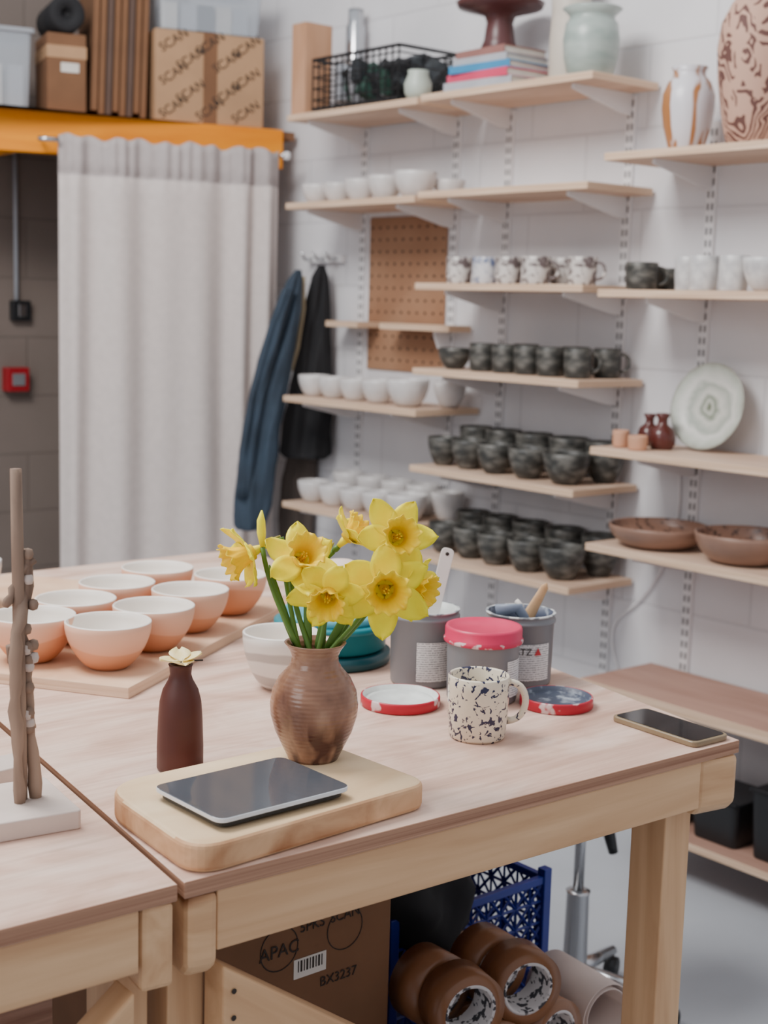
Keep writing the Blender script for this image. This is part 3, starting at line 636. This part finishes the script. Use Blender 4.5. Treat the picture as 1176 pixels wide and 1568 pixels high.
M_rim=blotch('crusted_rim',(.20,.22,.24),(.66,.67,.66),60,.5,.6,.05)
g1=tubpot('open_glaze_tub',1.440,1.611,.0535,.118,lab=(-1.80,-.75))
M_stir=plain('pale_stirrer',(.76,.71,.66),.5,var=.06)
SM=Matrix.Translation((.016,-.005,.128))@Matrix.Rotation(.21,4,'Y')@Matrix.Rotation(pi/2-.12,4,'X')
st_=prism('stirring_stick',roundpoly(rect(.02,.17),.008,5),-.002,.002,[M_stir],g1,b=.0008);st_.matrix_local=SM
lathe('stick_hole',[(0,0),(.003,0),(.003,.0005),(0,.0005)],[M_ink],14,g1).matrix_local=SM@Matrix.Translation((0,.076,.002))
g2=tubpot('pink_lidded_tub',1.449,1.488,.055,.108,False,lab=(-.9,-.2))
lathe('pink_lid',[(0,.1),(.0575,.088,1),(.059,.089,1),(.0595,.093,1),(.0575,.095,1),(.0575,.108),(.056,.112),(.052,.112),(.050,.109),(0,.1085)],[M_mag,M_magd],56,g2)
g3=tubpot('open_glaze_tub',1.569,1.530,.0535,.112,lab=(-1.75,-.65),inside=M_pb)
M_stw=wood('stick_wood',(.50,.28,.13),(.66,.43,.24),(3,20,20),.6);M_spat=plain('grey_blue_spatula',(.22,.26,.34),.45)
sweep('wooden_stick',[(.0,.0,.06),(.012,-.004,.105),(.035,-.006,.152),(.038,-.006,.158)],[.009,.010,.006,.001],M_stw,g3,8,flat=.35)
sweep('spatula',[(.03,.0,.06),(-.005,-.01,.118),(-.04,-.012,.112)],[.008,.009,.012],M_spat,g3,8,flat=.4);sweep('brush_handle',[(.0,.01,.07),(.0,.0,.12),(-.008,.0,.128)],[.004,.005,.004],M_stir,g3,8)
text('logo','STZ',.015,M_ink,g3,(.002,-.0537,.058),(pi/2,0,0));
M_lred=plain('logo_red',(.5,.02,.03),.5);prism('logo_triangle',[(-.006,-.005),(.006,-.005),(0,.007)],0,.0003,[M_lred],g3,loc=(.024,-.0492,.058),rot=(pi/2,0,.46))
def lidflat(x,y,R,inside):
    g=group('glaze_tub_lid',(x,y,.9),random.random())
    lathe('lid',[(0,.001),(R*.96,0),(R,.002),(R,.014),(R*.985,.016),(R*.95,.016),(R*.94,.008,1),(R*.85,.006,1),(R*.83,.010,1),(R*.8,.006,1),(0,.005,1)],[M_crim,inside],56,g)
lidflat(1.325,1.530,.0585,M_pw);lidflat(1.514,1.396,.0545,M_pb)
g=group('smartphone',(1.555,1.218,.9),math.radians(-2))
M_ph=plain('phone_case',(.26,.19,.11),.35,var=.1);M_scr=plain('phone_glass',(.008,.009,.011),.05,var=.0,spec=.5)
prism('body',roundpoly(rect(.074,.154),.012,6),0.0002,.0085,[M_ph],g,b=.002);prism('screen',roundpoly(rect(.066,.146),.010,6),.0084,.0090,[M_scr],g)
M_str=blotch('grey_brush_stripes',(.76,.71,.65),(.48,.43,.39),9,.64,.4,.12,kind='wave',scale=(.5,.5,1),dist=3.0)
bowl('striped_bowl',1.235,1.705,.9,.0585,.086,M_str,M_cream,.42,.6)
M_teal=plain('teal_plastic',(.008,.20,.24),.35,var=.05);M_teald=plain('dark_teal_plastic',(.006,.08,.10),.35);M_lblue=plain('light_blue_plastic',(.12,.46,.58),.35)
g=group('teal_round_tub',(1.405,1.798,.9))
lathe('base_ring',[(0,0),(.09,0),(.096,.004),(.096,.020),(.088,.022),(0,.022)],[M_teald],56,g);lathe('tub',[(0,.022),(.080,.022),(.088,.028),(.090,.058),(.096,.060),(.096,.068),(.09,.07),(0,.07)],[M_teal],56,g)
lathe('blue_lid',[(0,.07),(.084,.07),(.086,.078),(.084,.084),(.078,.084),(.076,.078),(0,.078)],[M_lblue],56,g)
M_pp=plain('pale_pink_bisque',(.78,.62,.54),.6,var=.04)
lathe('pale_round_pot',[(0,0),(.03,0),(.042,.01),(.047,.035),(.044,.06),(.036,.075),(.02,.083),(.0,.085)],[M_pp],48,None,(1.428,1.808,.9785))
# ---------------------------------------------------------------- bowl board
K=Vector((1.014,1.776));a_=Vector((.838,.546));b_=Vector((-.546,.838))
pts=[K,K+a_*.68,K+a_*.68+b_*.62,K+b_*.62]
g=group('plywood_bat_board');M_bat=wood('birch_ply',(.62,.37,.225),(.78,.53,.36),(5,5,5),.6,world=True)
prism('board',pts,.9003,.917,[M_bat,M_shelfedge],g,b=.001)
BZ=.9172
for x,y in[(1.060,1.906),(1.177,1.968),(1.296,2.048),(.985,2.008),(1.098,2.083),(1.222,2.168),(1.352,2.250),(1.430,2.125)]:
    g=group('bisque_bowl',(x-.012,y-.008,BZ),random.random()*6)
    R=.066;pr=bowlprof(R,.072,.42,.0035,0,1,.3)
    pr=[(r,z,(1 if i>10 else 0)) for i,(r,z,m) in enumerate(pr)]
    lathe('bowl_body',pr,[M_terra,M_cream],48,g)
bowl('large_white_bowl',1.04,2.42,BZ,.07,.085,M_wbowl)
# ---------------------------------------------------------------- stick armature on left bench
M_old=wood('weathered_wood',(.15,.095,.07),(.38,.27,.20),(14,14,3),.8);M_blk=wood('chalky_block',(.52,.43,.38),(.70,.59,.53),(4,10,4),.7)
g=group('wooden_stick_armature',(.625,1.43,.9),-math.radians(8))
prism('base_block',roundpoly(rect(.20,.125),.004,2),0,.022,[M_blk],g,b=.002)
def loc(px,py,dy=0):
    return ((px-30)*.00066+.058,dy,(1230-py)*.00072+.02)
sweep('tall_stick',[loc(17,711,0),loc(19,850,0),loc(20,1000,0),loc(22,1140,0),loc(23,1232,0)],[.0065,.007,.007,.0065,.006],M_old,g,8)
def rough(pts,r):
    out=[];rr=[]
    for i in range(len(pts)-1):
        for k in range(6):
            t=k/6;p=Vector(pts[i])*(1-t)+Vector(pts[i+1])*t;p+=Vector((random.uniform(-1,1),random.uniform(-1,1),0))*.0015;out.append(p);rr.append(r*random.uniform(.75,1.35))
    out.append(Vector(pts[-1]));rr.append(r);return out,rr
for nme,P,r in[('knotty_stick',[loc(36,835),loc(30,950,.01),loc(40,1080,.005),loc(46,1232)],.0066),('knotty_stick',[loc(40,862,.01),loc(12,960,-.01),loc(8,1080,-.01),loc(14,1232,-.01)],.006),('wrapped_twig',[loc(8,985,.01),loc(30,1060,.01),loc(46,1120,.01)],.0048),('wrapped_twig',[loc(0,920,0),loc(22,870,0),loc(46,852,0)],.0045)]:
    p,rr=rough(P,r);sweep(nme,p,rr,M_old,g,8)
for i in range(18):
    p=Vector(loc(random.choice([36,32,44,14]),random.randint(840,1130)));
    lathe('clay_lump',[(0,-.007),(.005,-.005),(.0065,0),(.005,.005),(0,.007)],[M_blk if i%3==0 else M_old],10,g,p)
g=group('wooden_offcut',(.685,1.555,.9),.1);prism('offcut',rect(.13,.05),0,.02,[M_blk],g,b=.002)
# ---------------------------------------------------------------- under bench
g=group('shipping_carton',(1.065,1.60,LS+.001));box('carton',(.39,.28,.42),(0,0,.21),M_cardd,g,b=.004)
box('flap_seam',(.392,.003,.002),(0,-.14,.36),M_ink,g,b=0);box('sticker',(.055,.001,.028),(.05,-.1406,.253),M_page,g,b=0)
for i in range(9):box('barcode_bar',(.0015+.0015*(i%2),.0006,.016),(.03+i*.005,-.1413,.256),M_ink,g,b=0)
text('print','APAC',.026,M_ink,g,(-.002,-.1412,.287),(pi/2,0,0));text('print','5PKS',.02,M_ink,g,(.053,-.1412,.310),(pi/2,0,0));text('print','BX3237',.02,M_ink,g,(.10,-.1412,.222),(pi/2,0,0));text('print','SCAN',.02,M_ink,g,(.11,-.1412,.310),(pi/2,0,0))
for q in(-.002,.11): lathe('printed_ring',[(.030,0),(.0315,.0),(.0315,.0003),(.030,.0003),(.030,0)],[M_ink],30,g,(q,-.1405,.29),(pi/2,0,0))
M_cb=plain('blue_crate_plastic',(.006,.02,.24),.4)
g=group('blue_plastic_crate',(1.535,1.74,LS+.001))
def lattice(w,h,M,nx,nz):
    bm=bmesh.new();vs=[[bm.verts.new((-w/2+w*i/nx,0,h*j/nz)) for j in range(nz+1)] for i in range(nx+1)]
    for i in range(nx):
        for j in range(nz):bm.faces.new((vs[i][j],vs[i+1][j],vs[i+1][j+1],vs[i][j+1]))
    bmesh.ops.poke(bm,faces=bm.faces);me=bpy.data.meshes.new('lattice');bm.to_mesh(me);bm.free()
    o=link('lattice_side',me,M_cb,g,mat4=M);w_=o.modifiers.new('w','WIREFRAME');w_.thickness=.006
cw,cd,ch=.34,.32,.19
lattice(cw,ch,Matrix.Translation((0,-cd/2,0)),10,5);lattice(cw,ch,Matrix.Translation((0,cd/2,0)),10,5)
for s in(-1,1):lattice(cd,ch,Matrix.Translation((s*cw/2,0,0))@Matrix.Rotation(pi/2,4,'Z'),10,5)
for s in(-1,1):
    bar('rim',(-cw/2,s*cd/2,ch),(cw/2,s*cd/2,ch),.012,.014,M_cb,g);bar('rim',(s*cw/2,-cd/2,ch),(s*cw/2,cd/2,ch),.012,.014,M_cb,g)
    for q in(-1,1):bar('post',(s*cw/2,q*cd/2,0),(s*cw/2,q*cd/2,ch+.02),.018,.018,M_cb,g)
box('crate_floor',(cw,cd,.006),(0,0,.003),M_cb,g)
bm=bmesh.new();bmesh.ops.create_icosphere(bm,subdivisions=4,radius=1)
for q in bm.verts:
    n_=noise.noise(q.co*1.7)*.22+noise.noise(q.co*4)*.1;q.co=Vector((q.co.x*.13,q.co.y*.14,max(q.co.z,-.9)*.15))*(1+n_)
me=bpy.data.meshes.new('bag');bm.to_mesh(me);bm.free();link('black_bag',me,M_bag,None,(1.445,1.69,LS+.205),smooth=True)
M_tape=plain('brown_tape',(.27,.12,.055),.3,var=.1);M_core=blotch('printed_core',(.70,.68,.68),(.05,.05,.06),90,.56,.6,.03)
def tape(x,y,z,R=.056,w=.055,rz=0,inner=.041):
    g=group('packing_tape_roll',(x,y,z),rz)
    lathe('tape',[(inner,-w/2,1),(R,-w/2,0),(R,w/2,0),(inner,w/2,0)],[M_tape,M_tape],40,g,(0,0,0),(pi/2,0,0))
    lathe('core',[(inner-.005,-w/2+.0005),(inner,-w/2-.0005),(inner,w/2),(inner-.005,w/2),(inner-.005,-w/2+.0005)],[M_core],40,g,(0,0,0),(pi/2,0,0))
zb=LS+.0565
for x_,z_,r_ in[(1.285,zb,-.05),(1.402,zb,0),(1.519,zb,.04),(1.343,zb+.0965,-.25),(1.461,zb+.0965,-.3)]: tape(x_,1.395,z_,rz=r_)
tape(1.461,1.465,zb+.0965,rz=-.1);tape(1.343,1.465,zb+.0965);tape(1.402,1.465,zb);
M_paper=plain('paper_roll',(.66,.55,.50),.7,var=.05)
g=group('paper_roll',(1.645,1.44,LS+.0545),-.1)
sw=[]
for k in range(60):
    a=k/59*2*pi*1.9;r=.038+.015*k/59;sw.append((r*math.cos(a),r*math.sin(a)))
v=[(x,y_,z) for x,z in sw for y_ in(-.07,.07)];f=[(2*k,2*k+2,2*k+3,2*k+1) for k in range(59)]
o=link('roll',pydata('roll',v,f),M_paper,g,smooth=True);sd=o.modifiers.new('s','SOLIDIFY');sd.thickness=.002
g=group('gas_lift_stool',(2.155,1.90,0))
lathe('lower_column',[(0,.07),(.024,.07),(.026,.1),(.024,.27),(.026,.275),(.012,.277),(0,.277)],[M_steel],30,g);lathe('upper_column',[(0,.27),(.0115,.27),(.0115,.56),(0,.56)],[M_steel],24,g)
lathe('seat',[(0,.56),(.15,.56),(.17,.575),(.17,.60),(.15,.615),(0,.615)],[M_black],40,g)
sweep('lever',[(0,0,.50),(.03,-.026,.44),(.045,-.038,.40),(.053,-.045,.36)],[.004,.005,.013,.010],M_black,g,10)
for k in range(5):
    a=k*2*pi/5+.3;sweep('base_leg',[(0,0,.10),(.2*math.cos(a),.2*math.sin(a),.065)],[.018,.012],M_steel,g,8);lathe('castor',[(0,-.01),(.025,-.01),(.025,.01),(0,.01)],[M_black],20,g,(.2*math.cos(a),.2*math.sin(a),.0255),(pi/2,0,a))
shelf(2.4,1.3,.135,.26,t=.02,mat=M_bench,name='floor_shelf')
for i,(y,w,h) in enumerate([(2.30,.12,.16),(2.12,.15,.12),(1.95,.12,.18),(1.8,.12,.14)]):
    g=group('black_storage_bin',(2.99,y,.1355));prism('bin',roundpoly(rect(.18,w),.02,4),0,h,[M_black],g,b=.006,taper=.12);sweep('bin_rim',[(-.09,-w/2,h),(-.09,w/2,h)],.006,M_bag,g)
# ---------------------------------------------------------------- lights / world / camera
w=bpy.data.worlds.new('daylight');bpy.context.scene.world=w;w.use_nodes=True
w.node_tree.nodes['Background'].inputs[0].default_value=(.92,.95,1,1);w.node_tree.nodes['Background'].inputs[1].default_value=.9
def area(name,loc,target,size,energy,col=(1,1,1)):
    l=bpy.data.lights.new(name,'AREA');l.shape='RECTANGLE';l.size=size[0];l.size_y=size[1];l.energy=energy;l.color=col
    o=bpy.data.objects.new(name,l);COL.objects.link(o);o.location=loc;o.rotation_euler=(Vector(target)-Vector(loc)).to_track_quat('-Z','Y').to_euler()
area('skylight_panel',(.4,2.5,3.4),(1.5,2.5,.9),(1.2,1.2),110,(1,.98,.96))
area('window_daylight',(-1.9,1.5,2.2),(1.8,2.4,1.0),(2.0,1.6),42,(.95,.97,1))
h=math.radians(40);p=math.radians(8.3);r=math.radians(1.6)
R0=Vector((math.cos(h),-math.sin(h),0));FW=Vector((math.sin(h)*math.cos(p),math.cos(h)*math.cos(p),-math.sin(p)));U0=R0.cross(FW)
R=R0*math.cos(r)+U0*math.sin(r);U=U0*math.cos(r)-R0*math.sin(r)
cam=bpy.data.cameras.new('camera');cam.sensor_fit='VERTICAL';cam.sensor_height=36;cam.sensor_width=27;cam.lens=50;cam.clip_start=.05
cam.dof.use_dof=True;cam.dof.focus_distance=1.76;cam.dof.aperture_fstop=5.6
co=bpy.data.objects.new('camera',cam);COL.objects.link(co)
M=Matrix((R,U,-FW)).transposed().to_4x4();M.translation=(0,0,1.48);co.matrix_world=M
bpy.context.scene.camera=co
